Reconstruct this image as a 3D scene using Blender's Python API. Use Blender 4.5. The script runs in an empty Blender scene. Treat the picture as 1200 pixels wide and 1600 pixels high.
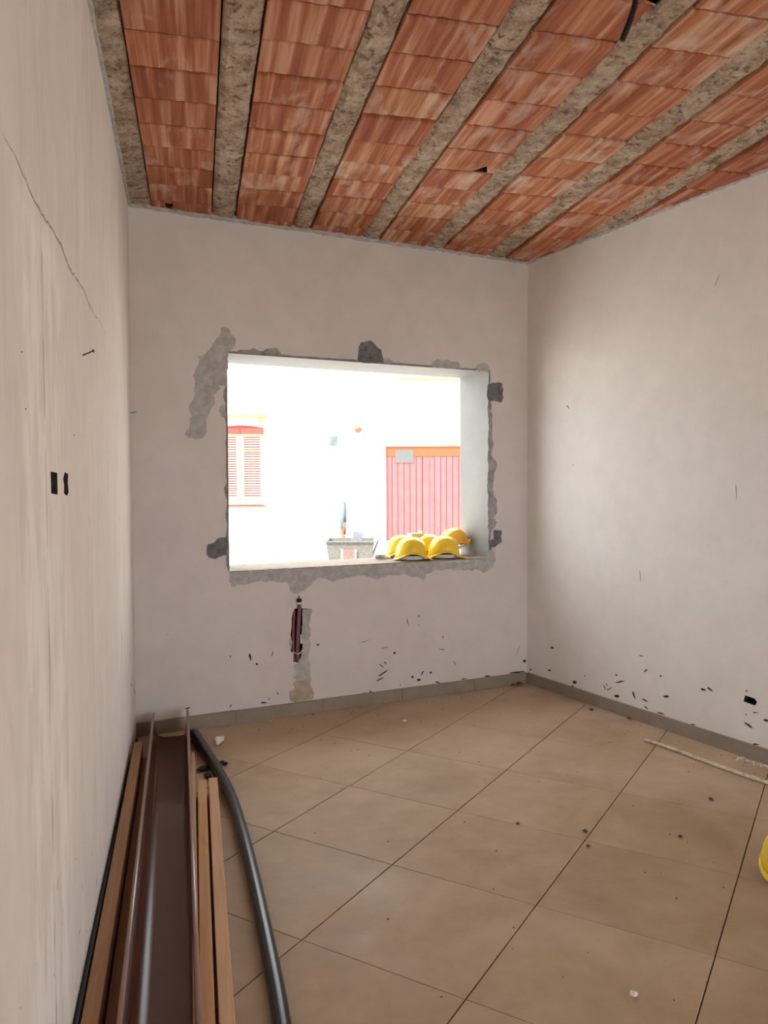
import bpy, bmesh, math, random
from mathutils import Vector, Matrix
from mathutils.geometry import tessellate_polygon
R_ = random.Random(7)
C = bpy.context.scene.collection
S = bpy.context.scene

# ------------------------------------------------------------------ camera, sky, sun, exposure
CAM_Z = 1.5155
cd = bpy.data.cameras.new('camera'); cam = bpy.data.objects.new('camera', cd); C.objects.link(cam)
cd.sensor_fit = 'AUTO'; cd.sensor_width = 36; cd.lens = 36*1225.2/1600; cd.clip_start = .02; cd.clip_end = 300
cr, cu, cf = Vector((.972781, -.231689, -.004239)), Vector((.012117, .03259, .999395)), Vector((.23141, .972244, -.03451))
cam.matrix_world = Matrix(((cr.x, cu.x, -cf.x, 0), (cr.y, cu.y, -cf.y, 0), (cr.z, cu.z, -cf.z, CAM_Z), (0, 0, 0, 1)))
S.camera = cam
w = bpy.data.worlds.new('sky'); S.world = w; w.use_nodes = True
bg = w.node_tree.nodes['Background']; bg.inputs[0].default_value = (.91, .96, 1, 1); bg.inputs[1].default_value = 3.4
sd = bpy.data.lights.new('sun', 'SUN'); sun = bpy.data.objects.new('sun', sd); C.objects.link(sun)
sd.energy = 9.0; sd.angle = math.radians(3); sd.color = (1, .97, .93)
sun.rotation_euler = Vector((.78, .36, -.72)).to_track_quat('-Z', 'Y').to_euler()
def portal(name, loc, direction, sx, sy):
    d = bpy.data.lights.new(name, 'AREA'); d.shape = 'RECTANGLE'; d.size = sx; d.size_y = sy; d.cycles.is_portal = True
    o = bpy.data.objects.new(name, d); C.objects.link(o); o.location = loc
    o.rotation_euler = Vector(direction).to_track_quat('-Z', 'Z').to_euler(); return o
portal('window_light_portal', (1.06, 5.66, 1.66), (.2153, -.9765, 0), 1.9, 1.36)
portal('fill_doorway_portal', (2.7, -2.58, 1.2), (0, 1, 0), 2.9, 2.4)
S.view_settings.view_transform = 'Standard'; S.view_settings.look = 'None'; S.view_settings.gamma = 1
S.view_settings.use_curve_mapping = False
S.view_settings.exposure = 1.05
S.cycles.max_bounces = 12; S.cycles.diffuse_bounces = 8
S.cycles.sample_clamp_indirect = 12

# ------------------------------------------------------------------ material helpers
class Nt:
    def __init__(s, name, rough=.85, spec=.3):
        s.m = bpy.data.materials.new(name); s.m.use_nodes = True; s.t = s.m.node_tree
        s.b = s.t.nodes['Principled BSDF']; s.b.inputs['Roughness'].default_value = rough
        s.b.inputs['Specular IOR Level'].default_value = spec
    def n(s, kind, **k):
        o = s.t.nodes.new(kind)
        for a, v in k.items(): setattr(o, a, v)
        return o
    def l(s, a, b): s.t.links.new(a, b)
    def coord(s, scale=(1, 1, 1), kind='Object', rand=0):
        tc = s.n('ShaderNodeTexCoord'); mp = s.n('ShaderNodeMapping'); mp.inputs['Scale'].default_value = scale
        if rand:
            oi = s.n('ShaderNodeObjectInfo'); ad = s.n('ShaderNodeVectorMath', operation='MULTIPLY_ADD')
            cx = s.n('ShaderNodeCombineXYZ')
            for i in range(3): s.l(oi.outputs['Random'], cx.inputs[i])
            ad.inputs[1].default_value = (rand, rand*1.7, rand*.6)
            s.l(cx.outputs[0], ad.inputs[0]); s.l(tc.outputs[kind], ad.inputs[2]); s.l(ad.outputs[0], mp.inputs[0])
        else: s.l(tc.outputs[kind], mp.inputs[0])
        return mp.outputs[0]
    def noise(s, vec, scale, detail=4, rough=.6, dist=0):
        o = s.n('ShaderNodeTexNoise'); o.inputs['Scale'].default_value = scale; o.inputs['Detail'].default_value = detail
        o.inputs['Roughness'].default_value = rough; o.inputs['Distortion'].default_value = dist
        s.l(vec, o.inputs['Vector']); return o.outputs['Fac']
    def ramp(s, fac, stops, interp='LINEAR'):
        o = s.n('ShaderNodeValToRGB'); o.color_ramp.interpolation = interp
        e = o.color_ramp.elements
        while len(e) < len(stops): e.new(.5)
        for q, (p, c) in zip(e, stops):
            q.position = p; q.color = (*c, 1) if not isinstance(c, (int, float)) else (c, c, c, 1)
        s.l(fac, o.inputs[0]); return o.outputs[0]
    def mix(s, fac, a, b, mode='MIX'):
        o = s.n('ShaderNodeMix', data_type='RGBA', blend_type=mode)
        if isinstance(fac, (int, float)): o.inputs[0].default_value = fac
        else: s.l(fac, o.inputs[0])
        for v, i in ((a, 6), (b, 7)):
            if isinstance(v, tuple): o.inputs[i].default_value = (*v, 1)
            else: s.l(v, o.inputs[i])
        return o.outputs[2]
    def color(s, c):
        if isinstance(c, tuple): s.b.inputs['Base Color'].default_value = (*c, 1)
        else: s.l(c, s.b.inputs['Base Color'])
    def bump(s, h, strength=.3, dist=.005):
        o = s.n('ShaderNodeBump'); o.inputs['Strength'].default_value = strength; o.inputs['Distance'].default_value = dist
        s.l(h, o.inputs['Height']); s.l(o.outputs[0], s.b.inputs['Normal'])
    def math(s, op, a, b, c=0):
        o = s.n('ShaderNodeMath', operation=op)
        for v, i in ((a, 0), (b, 1), (c, 2)):
            if isinstance(v, (int, float)): o.inputs[i].default_value = v
            else: s.l(v, o.inputs[i])
        return o.outputs[0]

def plain(name, col, rough=.6, spec=.4, var=.12, scale=12, bump=0, metal=0):
    t = Nt(name, rough, spec); v = t.coord()
    n = t.noise(v, scale, 5)
    lo = tuple(max(0, c*(1-var)) for c in col); hi = tuple(min(1, c*(1+var)) for c in col)
    t.color(t.ramp(n, [(.3, lo), (.7, hi)])); t.b.inputs['Metallic'].default_value = metal
    if bump: t.bump(t.noise(v, scale*4, 6), bump, .003)
    return t.m

def m_plaster(name, base, warm, streak=False, seam=None):
    t = Nt(name, .92, .2); v = t.coord()
    big = t.noise(v, .9, 5, .55); col = t.ramp(big, [(.32, base), (.68, warm)])
    fine = t.noise(v, 7, 6, .6)
    col = t.mix(.5, col, t.ramp(fine, [(.3, .86), (.7, 1.0)]), 'MULTIPLY')
    h = t.noise(v, 5, 8, .62)
    if streak:
        sv = t.coord((1, 2.6, .5)); st = t.noise(sv, 1.7, 7, .62, .8)
        col = t.mix(t.ramp(st, [(.50, 0.), (.70, .6)]), col, (.84, .80, .745))
        st2 = t.noise(t.coord((1, 3.5, .7)), 2.1, 6, .6, .9)
        col = t.mix(t.ramp(st2, [(.54, 0.), (.74, .4)]), col, (.54, .48, .43))
        h = t.mix(.5, h, st)
    if seam is not None:      # one vertical trowel seam where a chase was plastered over
        sx = t.n('ShaderNodeSeparateXYZ'); t.l(t.coord(), sx.inputs[0])
        wob = t.math('MULTIPLY', t.noise(t.coord((0, 0, 1)), 1.5, 4), .05)
        d = t.math('ABSOLUTE', t.math('SUBTRACT', t.math('SUBTRACT', sx.outputs[1], wob), seam), 0)
        line = t.ramp(d, [(0, .9), (.005, .8), (.011, 0.)])
        zc = t.ramp(t.math('MULTIPLY', sx.outputs[2], .33), [(.68, 1.), (.71, 0.)])
        col = t.mix(t.math('MULTIPLY', line, zc), col, (.42, .37, .33))
        band = t.ramp(d, [(.22, 1.), (.34, 0.)])
        band = t.math('MULTIPLY', band, t.ramp(t.noise(t.coord((1, 4, 1.2)), 3, 5), [(.42, 0.), (.58, .9)]))
        col = t.mix(t.math('MULTIPLY', band, zc), col, (.86, .83, .78))
    dirt = t.noise(v, 26, 4, .6); dm = t.ramp(dirt, [(.70, 0.), (.78, .35)])
    col = t.mix(dm, col, (.46, .40, .34))
    t.color(col); t.bump(h, .35, .012); return t.m

M = {}
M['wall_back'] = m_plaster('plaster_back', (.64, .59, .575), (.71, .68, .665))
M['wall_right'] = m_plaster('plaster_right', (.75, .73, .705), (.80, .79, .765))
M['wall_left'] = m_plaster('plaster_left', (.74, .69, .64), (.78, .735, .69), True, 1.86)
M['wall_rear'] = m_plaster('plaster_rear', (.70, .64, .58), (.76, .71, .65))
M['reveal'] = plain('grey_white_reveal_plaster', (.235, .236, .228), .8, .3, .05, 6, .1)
M['sill'] = plain('dusty_sill_mortar', (.31, .255, .20), .9, .2, .16, 9, .4)
M['light'] = plain('grey_mortar', (.44, .44, .44), .95, .1, .22, 22, .6)
M['mid'] = plain('mid_grey_mortar', (.34, .335, .33), .95, .1, .3, 25, .6)
M['dark'] = plain('dark_wet_mortar', (.165, .17, .185), .95, .1, .4, 30, .8)
M['tan'] = plain('tan_mortar', (.44, .365, .28), .95, .1, .18, 20, .6)
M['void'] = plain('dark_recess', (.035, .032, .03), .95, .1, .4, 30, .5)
M['mud'] = plain('dark_dried_mud', (.055, .04, .03), .95, .1, .5, 60)
def m_clay():
    t = Nt('terracotta_block', .88, .2)
    v = t.coord((1, 1, 1), rand=37)
    oi = t.n('ShaderNodeObjectInfo')
    st = t.noise(t.coord((16, .7, 1), rand=37), 1.5, 3, .55)
    base = t.ramp(st, [(.30, (.27, .098, .058)), (.44, (.38, .145, .082)), (.53, (.47, .21, .125)), (.64, (.60, .37, .265))])
    hue = t.ramp(oi.outputs['Random'], [(0, (.80, .66, .62)), (.35, (1., .88, .80)), (.7, (.94, .84, .76)), (1, (1., .98, .86))])
    base = t.mix(1., base, hue, 'MULTIPLY')
    sm = t.noise(t.coord((4.5, 2, 1), rand=91), 1.5, 6, .62, .5)
    th = t.math('MULTIPLY_ADD', oi.outputs['Random'], .10)
    sm2 = t.math('ADD', sm, t.math('MULTIPLY', t.math('SUBTRACT', oi.outputs['Random'], .5), .16))
    base = t.mix(t.ramp(sm2, [(.54, 0.), (.74, .7)]), base, (.66, .52, .44))
    dk = t.noise(v, 30, 4); base = t.mix(t.ramp(dk, [(.64, 0.), (.74, .45)]), base, (.20, .09, .055))
    t.color(base); t.bump(t.noise(t.coord((40, 3, 1), rand=37), 1.5, 5), .3, .004); return t.m
M['clay'] = m_clay()
def m_joist():
    t = Nt('rough_concrete', .95, .1); v = t.coord((1, 1, 1), rand=53)
    a = t.noise(v, 9, 6, .7); c = t.ramp(a, [(.32, (.22, .15, .105)), (.5, (.42, .32, .24)), (.66, (.58, .48, .375))])
    vo = t.n('ShaderNodeTexVoronoi'); vo.inputs['Scale'].default_value = 48; t.l(v, vo.inputs['Vector'])
    c = t.mix(t.ramp(vo.outputs['Distance'], [(.12, .6), (.42, 0.)]), c, (.55, .49, .40))
    pit = t.noise(v, 26, 6, .75); c = t.mix(t.ramp(pit, [(.53, 0.), (.62, .85)]), c, (.115, .075, .05))
    t.color(c); t.bump(pit, .9, .012); return t.m
M['joist'] = m_joist()
def m_tile():
    t = Nt('greige_floor_tile', .6, .2); v = t.coord((1, 1, 1), rand=61)
    oi = t.n('ShaderNodeObjectInfo')
    a = t.noise(v, 2.6, 8, .62, .3); c = t.ramp(a, [(.3, (.345, .235, .138)), (.52, (.41, .292, .178)), (.72, (.465, .345, .23))])
    c = t.mix(1., c, t.ramp(oi.outputs['Random'], [(0, .93), (1, 1.)]), 'MULTIPLY')
    # building dust over all the tiles, plus a far-end brightening painted in with it
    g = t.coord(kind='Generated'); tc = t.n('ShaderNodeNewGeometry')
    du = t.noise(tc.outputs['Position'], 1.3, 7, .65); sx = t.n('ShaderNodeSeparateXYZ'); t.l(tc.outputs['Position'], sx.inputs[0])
    far = t.ramp(t.math('MULTIPLY_ADD', sx.outputs[1], .1), [(.34, 0.), (.54, .20)])  # dust colour thickened towards the window wall to paint the brighter floor there
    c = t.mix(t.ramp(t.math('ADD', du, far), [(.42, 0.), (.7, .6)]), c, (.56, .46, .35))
    sp = t.noise(tc.outputs['Position'], 55, 3, .6); c = t.mix(t.ramp(sp, [(.70, 0.), (.76, .6)]), c, (.16, .11, .075))
    t.color(c); rr = t.ramp(du, [(.35, .46), (.7, .8)]); t.l(rr, t.b.inputs['Roughness'])
    t.bump(t.noise(v, 30, 6), .06, .002); return t.m
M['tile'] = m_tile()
M['grout'] = plain('dark_grout', (.085, .06, .042), .95, .1, .3, 30)
M['baseboard'] = plain('grey_brown_baseboard_tile', (.27, .225, .18), .6, .35, .1, 8, .08)
def m_wood(name, a, b, axis=(30, 1.2, 30)):
    t = Nt(name, .7, .25); v = t.coord(axis, rand=17)
    n = t.noise(v, 1.2, 6, .6, 1.2); c = t.ramp(n, [(.3, a), (.7, b)])
    k = t.noise(t.coord((4, 1, 4), rand=11), 2.5, 3); c = t.mix(t.ramp(k, [(.62, 0.), (.75, .5)]), c, tuple(q*.5 for q in a))
    t.color(c); t.bump(n, .2, .002); return t.m
M['wood'] = m_wood('raw_batten_wood', (.50, .255, .10), (.62, .36, .165))
M['wood3'] = m_wood('dark_stained_batten_wood', (.25, .125, .055), (.36, .19, .09))
M['wood2'] = m_wood('paler_batten_wood', (.50, .29, .15), (.60, .39, .23))
M['gutter'] = Nt('brown_coated_metal', .32, .55).m
def _g():
    t = Nt('brown_coated_steel', .28, .22); v = t.coord((6, 1, 6))
    n = t.noise(v, 1.2, 2); t.color(t.ramp(n, [(.3, (.135, .057, .034)), (.7, (.14, .06, .036))]))
    t.b.inputs['Roughness'].default_value = .27; return t.m
M['gutter'] = _g()
M['rim'] = plain('brown_steel_rim', (.27, .17, .125), .28, .6, .1, 8)
M['hose'] = plain('black_pe_pipe', (.010, .013, .015), .30, .35, .3, 20)
M['black'] = plain('black_rubber', (.012, .012, .012), .7, .3, .3, 20)
M['purple'] = plain('purple_conduit_plastic', (.23, .095, .125), .5, .4, .12, 25)
M['pipered'] = plain('reddish_conduit_plastic', (.29, .10, .105), .5, .4, .12, 25)
M['white'] = plain('white_plaster_lump', (.78, .74, .68), .9, .2, .08, 30, .5)
M['nail'] = plain('rusty_nail', (.07, .05, .04), .6, .4, .3, 50, 0, .6)
M['crumb'] = plain('dark_rubble', (.13, .09, .065), .95, .1, .5, 40)
M['hat'] = plain('yellow_helmet_plastic', (.90, .63, .03), .35, .5, .05, 5)
M['hat2'] = plain('amber_helmet_plastic', (.88, .47, .04), .38, .5, .05, 5)
M['harness'] = plain('white_harness_plastic', (.80, .78, .74), .5, .4, .05, 10)
M['harness_dark'] = plain('black_sweatband', (.03, .028, .026), .8, .2, .3, 20)
M['carton'] = plain('beige_card', (.72, .62, .42), .85, .2, .06, 10)
M['rag'] = plain('grey_rag_cloth', (.36, .35, .34), .95, .1, .4, 40, .5)
M['facade'] = plain('white_facade_render', (.84, .82, .78), .95, .1, .04, 2, .1)
M['ledge'] = plain('ochre_ledge_render', (.45, .33, .08), .9, .2, .1, 6)
M['reddoor'] = plain('red_door_paint', (.58, .056, .056), .6, .3, .12, 4)
M['orangedoor'] = plain('lit_orange_rail_tone', (.54, .042, .012), .6, .3, .08, 4)  # door red turned orange: differently lit top rail put into the colour
M['dullpane'] = plain('grey_glazed_pane', (.05, .055, .05), .45, .5, .1, 8)
M['shutter'] = plain('cream_yellow_shutter_paint', (.72, .58, .12), .7, .3, .06, 6)
M['slat'] = plain('pale_louvre_paint', (.66, .45, .36), .7, .3, .06, 6)
M['backred'] = plain('red_shutter_backing_paint', (.46, .06, .052), .8, .2, .1, 6)
M['street'] = plain('pale_concrete_street', (.62, .59, .54), .95, .1, .08, 2, .2)
M['tub'] = plain('splashed_grey_tub', (.095, .092, .082), .85, .2, .28, 40, .3)
M['tubred'] = plain('faded_red_label_print', (.13, .075, .065), .8, .2, .3, 30)
M['steel'] = plain('grey_steel', (.12, .125, .135), .5, .5, .1, 10)
M['meter'] = plain('weathered_green_grey_box', (.055, .075, .066), .7, .3, .5, 22)
M['handle'] = plain('blue_grey_handle', (.055, .075, .085), .6, .4, .1, 10)
M['terra'] = plain('orange_brown_ferrule', (.15, .055, .03), .7, .3, .1, 10)
M['leaf'] = plain('yellow_green_leaf', (.13, .17, .02), .6, .3, .2, 20)
M['outer'] = plain('outer_render', (.62, .58, .52), .95, .1, .06, 2)

# ------------------------------------------------------------------ mesh helpers
def tag(o, label=None, cat=None, group=None, kind=None):
    if label: o['label'] = label
    if cat: o['category'] = cat
    if group: o['group'] = group
    if kind: o['kind'] = kind
    return o
def empty(name, loc=(0, 0, 0), rot=(0, 0, 0)):
    o = bpy.data.objects.new(name, None); C.objects.link(o); o.location = loc; o.rotation_euler = rot; o.empty_display_size = .1
    return o
def link(name, me, mat, parent=None, loc=None, rot=None):
    o = bpy.data.objects.new(name, me); C.objects.link(o)
    if mat is not None and not me.materials: me.materials.append(mat)
    if parent is not None: o.parent = parent
    if loc is not None: o.location = loc
    if rot is not None: o.rotation_euler = rot
    return o
def mesh(name, vs, fs, smooth=False):
    me = bpy.data.meshes.new(name); me.from_pydata([tuple(v) for v in vs], [], fs)
    bm = bmesh.new(); bm.from_mesh(me); bmesh.ops.recalc_face_normals(bm, faces=bm.faces)
    for f in bm.faces: f.smooth = smooth
    bm.to_mesh(me); bm.free(); return me
def bmesh_done(name, bm, smooth=False):
    me = bpy.data.meshes.new(name); bmesh.ops.recalc_face_normals(bm, faces=bm.faces)
    for f in bm.faces: f.smooth = smooth
    bm.to_mesh(me); bm.free(); return me
def bx(bm, lo, hi, bev=0, mat=None):
    r = bmesh.ops.create_cube(bm, size=1)['verts']
    for v in r:
        v.co = Vector([lo[i] + (v.co[i]+.5)*(hi[i]-lo[i]) for i in range(3)])
    if bev:
        es = list({e for v in r for e in v.link_edges})
        g = bmesh.ops.bevel(bm, geom=es, offset=bev, segments=2, affect='EDGES', profile=.5)
        r = list({v for f in g['faces'] for v in f.verts} | {v for v in r if v.is_valid})
    if mat is not None:
        for v in r:
            if v.is_valid: v.co = mat @ v.co
    return r
def box(name, lo, hi, mat, parent=None, bev=.003, loc=None, rot=None):
    bm = bmesh.new(); bx(bm, lo, hi, bev); return link(name, bmesh_done(name, bm), mat, parent, loc, rot)
def tube_mesh(name, pts, rad, seg=12, rings=None, caps=True):
    """a pipe along pts; rad is a number or a list"""
    pts = [Vector(p) for p in pts]; vs = []; fs = []
    n = len(pts); up = Vector((0, 0, 1))
    for i, p in enumerate(pts):
        t = (pts[min(i+1, n-1)] - pts[max(i-1, 0)]).normalized()
        a = t.cross(up if abs(t.z) < .95 else Vector((1, 0, 0))).normalized(); b = a.cross(t)
        r = rad[i] if isinstance(rad, (list, tuple)) else rad
        for k in range(seg):
            q = 2*math.pi*k/seg; vs.append(p + a*math.cos(q)*r + b*math.sin(q)*r)
    for i in range(n-1):
        for k in range(seg):
            fs.append((i*seg+k, i*seg+(k+1) % seg, (i+1)*seg+(k+1) % seg, (i+1)*seg+k))
    if caps: fs += [tuple(range(seg))[::-1], tuple(range((n-1)*seg, n*seg))]
    return mesh(name, vs, fs, True)
def smooth_path(pts, k=8):
    P = [Vector(p) for p in pts]; out = []
    for i in range(len(P)-1):
        a, b, c, d = P[max(i-1, 0)], P[i], P[i+1], P[min(i+2, len(P)-1)]
        for j in range(k):
            t = j/k
            out.append(.5*((2*b)+(c-a)*t+(2*a-5*b+4*c-d)*t*t+(3*b-a-3*c+d)*t**3))
    return out + [P[-1]]
def corrugated(name, pts, r, pitch, amp, seg=10):
    path = smooth_path(pts, 30); L = [0]
    for a, b in zip(path, path[1:]): L.append(L[-1]+(b-a).length)
    N = int(L[-1]/pitch*4); out = []; rad = []; j = 0
    for i in range(N+1):
        s = L[-1]*i/N
        while j < len(L)-2 and L[j+1] < s: j += 1
        t = (s-L[j])/max(1e-9, L[j+1]-L[j]); out.append(path[j].lerp(path[j+1], min(1, t)))
        rad.append(r + (amp if i % 4 in (1, 2) else -amp))
    return tube_mesh(name, out, rad, seg)
def lump(name, r, seed, sub=2, flat=.6):
    g = random.Random(seed); bm = bmesh.new(); bmesh.ops.create_icosphere(bm, subdivisions=sub, radius=r)
    ph = [g.uniform(0, 6) for _ in range(6)]
    for v in bm.verts:
        d = v.co.normalized(); k = 1+.22*math.sin(4*d.x+ph[0])*math.sin(3*d.y+ph[1])+.15*math.sin(7*d.z+ph[2]+5*d.x)+g.uniform(-.08, .08)
        v.co *= k; v.co.z *= flat
    z = min(v.co.z for v in bm.verts)
    for v in bm.verts: v.co.z -= z
    return bmesh_done(name, bm)
def fill(outer, holes=()):
    """triangles of a 2D polygon with holes: returns (points2d, faces)"""
    loops = [[Vector((a, b, 0)) for a, b in outer]] + [[Vector((a, b, 0)) for a, b in h] for h in holes]
    fs = tessellate_polygon(loops); pts = [(v.x, v.y) for l in loops for v in l]
    return pts, [tuple(f) for f in fs]
def ragged(pts, seed, amp=.10, levels=2):
    g = random.Random(seed); P = []
    for a, b in zip(pts, pts[1:]+pts[:1]):
        a, b = Vector(a), Vector(b); k = max(1, int((b-a).length/.07)); P += [a.lerp(b, i/k) for i in range(k)]
    for _ in range(levels):
        Q = []
        for a, b in zip(P, P[1:]+P[:1]):
            d = b-a; n = Vector((-d.y, d.x)); Q += [a, (a+b)/2 + n*g.uniform(-amp, amp)]
        P = Q
    return [(p.x, p.y) for p in P]

PATCHES = [
  ('light', [(0.155, 2.501), (0.207, 2.5), (0.217, 2.464), (0.251, 2.431), (0.221, 2.365), (0.2, 2.343), (0.194, 2.306), (0.185, 2.143), (0.135, 2.14), (0.151, 2.125), (0.104, 2.076), (0.108, 2.014), (0.077, 1.961), (0.055, 1.835), (0.029, 1.808), (-0.012, 1.802), (-0.052, 1.812), (-0.071, 1.832), (-0.041, 1.874), (-0.04, 1.915), (-0.03, 1.957), (-0.047, 1.992), (-0.014, 2.05), (-0.007, 2.143), (-0.017, 2.194), (0.014, 2.258), (0.015, 2.314), (0.066, 2.339), (0.102, 2.398), (0.149, 2.449)]),
  ('dark', [(0.057, 1.15), (0.103, 1.164), (0.124, 1.185), (0.177, 1.193), (0.181, 1.076), (0.113, 1.058), (0.061, 1.071), (0.051, 1.114)]),
  ('light', [(0.139, 1.984), (0.155, 2.021), (0.186, 2.028), (0.185, 1.943), (0.154, 1.948)]),
  ('mid', [(0.258, 2.366), (0.295, 2.373), (0.423, 2.375), (0.467, 2.396), (0.5, 2.405), (0.533, 2.377), (0.538, 2.361), (0.38, 2.35), (0.257, 2.352)]),
  ('dark', [(1.071, 2.356), (1.075, 2.442), (1.099, 2.484), (1.142, 2.497), (1.202, 2.466), (1.236, 2.443), (1.246, 2.408), (1.252, 2.388), (1.257, 2.358), (1.196, 2.349), (1.087, 2.349)]),
  ('light', [(1.252, 2.386), (1.297, 2.391), (1.33, 2.355), (1.257, 2.353)]),
  ('light', [(1.624, 2.353), (1.636, 2.388), (1.678, 2.412), (1.702, 2.398), (1.762, 2.407), (1.798, 2.394), (1.841, 2.396), (1.859, 2.365), (1.853, 2.349), (1.654, 2.347)]),
  ('light', [(1.983, 2.357), (1.996, 2.385), (2.052, 2.408), (2.097, 2.38), (2.103, 2.335), (2.021, 2.338)]),
  ('dark', [(2.09, 2.254), (2.129, 2.267), (2.174, 2.273), (2.212, 2.261), (2.219, 2.212), (2.219, 2.156), (2.2, 2.122), (2.148, 2.131), (2.116, 2.13), (2.09, 2.129)]),
  ('mid', [(2.087, 2.123), (2.115, 2.113), (2.111, 2.001), (2.124, 1.923), (2.121, 1.867), (2.134, 1.8), (2.117, 1.732), (2.157, 1.688), (2.163, 1.643), (2.137, 1.553), (2.124, 1.485), (2.161, 1.406), (2.166, 1.327), (2.137, 1.271), (2.166, 1.236), (2.137, 1.192), (2.093, 1.08), (2.085, 1.306), (2.085, 1.754)]),
  ('dark', [(2.137, 1.175), (2.203, 1.173), (2.206, 1.087), (2.19, 1.071), (2.124, 1.047), (2.093, 1.08), (2.101, 1.103), (2.137, 1.113)]),
  ('light', [(2.088, 1.041), (2.151, 1.021), (2.157, 0.964), (2.131, 0.898), (2.046, 0.863), (1.943, 0.896), (1.969, 0.971), (2.079, 0.973)]),
  ('light', [(0.195, 0.97), (1.039, 0.965), (2.085, 0.957), (2.074, 0.922), (2.001, 0.908), (1.959, 0.883), (1.796, 0.897), (1.677, 0.903), (1.578, 0.882), (1.559, 0.834), (1.406, 0.892), (1.293, 0.889), (1.201, 0.86), (1.11, 0.899), (0.968, 0.89), (0.88, 0.862), (0.829, 0.89), (0.769, 0.894), (0.734, 0.863), (0.709, 0.84), (0.675, 0.818), (0.645, 0.803), (0.618, 0.802), (0.592, 0.816), (0.566, 0.881), (0.35, 0.894), (0.209, 0.871), (0.187, 0.911)]),
  ('light', [(0.668, 0.696), (0.734, 0.694), (0.72, 0.636), (0.723, 0.616), (0.712, 0.596), (0.722, 0.524), (0.711, 0.505), (0.716, 0.423), (0.705, 0.384), (0.717, 0.291), (0.717, 0.25), (0.725, 0.229), (0.717, 0.204), (0.61, 0.237), (0.6, 0.243), (0.611, 0.282), (0.606, 0.333), (0.632, 0.343), (0.653, 0.376), (0.669, 0.448), (0.662, 0.53), (0.668, 0.63)]),
  ('tan', [(0.631, 0.23), (0.714, 0.205), (0.722, 0.168), (0.735, 0.161), (0.737, 0.094), (0.614, 0.084), (0.583, 0.093), (0.579, 0.165), (0.605, 0.167), (0.61, 0.186), (0.595, 0.203)]),
  ('light', [(0.577, 0.502), (0.584, 0.517), (0.592, 0.486), (0.587, 0.426), (0.584, 0.421), (0.577, 0.467)]),
]
CHASE_HOLE = [(0.617, 0.705), (0.702, 0.698), (0.666, 0.666), (0.659, 0.53), (0.666, 0.448), (0.653, 0.379), (0.632, 0.346), (0.601, 0.351), (0.604, 0.419), (0.586, 0.421), (0.597, 0.485), (0.585, 0.537), (0.593, 0.646), (0.606, 0.691)]
MARKS_BACK = [(1.321, 0.339, 1.333, 0.34, 0.0158), (1.214, 0.274, 1.25, 0.242, 0.0067), (1.25, 0.287, 1.268, 0.266, 0.0078), (1.202, 0.188, 1.286, 0.227, 0.0089), (1.189, 0.156, 1.25, 0.178, 0.0078), (1.459, 0.154, 1.471, 0.162, 0.016), (1.503, 0.131, 1.534, 0.125, 0.0183), (1.534, 0.157, 1.557, 0.189, 0.0103), (1.604, 0.17, 1.623, 0.168, 0.0162), (1.649, 0.1, 1.688, 0.086, 0.0093), (1.707, 0.413, 1.714, 0.424, 0.0105), (1.141, 0.094, 1.159, 0.081, 0.0111), (2.397, 0.17, 2.418, 0.168, 0.0246), (2.055, 0.091, 2.11, 0.088, 0.0096), (2.271, 0.091, 2.415, 0.09, 0.0122), (1.423, 0.581, 1.441, 0.517, 0.0045), (1.516, 0.579, 1.525, 0.59, 0.0103), (1.516, 0.522, 1.52, 0.514, 0.0069), (1.067, 0.433, 1.143, 0.45, 0.0033), (1.227, 0.379, 1.287, 0.39, 0.0034), (1.675, 0.335, 1.734, 0.323, 0.0046), (1.799, 0.235, 1.819, 0.198, 0.0047), (1.369, 0.108, 1.373, 0.107, 0.0079), (1.088, 0.082, 1.118, 0.084, 0.0067), (2.371, 0.297, 2.335, 0.215, 0.0037), (1.859, 0.093, 1.912, 0.093, 0.0071), (0.313, 0.44, 0.322, 0.387, 0.0112), (0.353, 0.372, 0.369, 0.357, 0.01), (0.458, 0.401, 0.468, 0.441, 0.005), (0.188, 0.438, 0.196, 0.423, 0.0061), (0.382, 0.112, 0.426, 0.103, 0.0088), (0.185, 0.107, 0.197, 0.123, 0.0074), (-0.092, 0.131, -0.057, 0.138, 0.0084), (0.76, 0.452, 0.784, 0.45, 0.0103), (0.49, 0.158, 0.503, 0.156, 0.0076), (0.432, 0.127, 0.443, 0.131, 0.0063), (-0.189, 0.607, -0.183, 0.606, 0.0047)]
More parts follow.
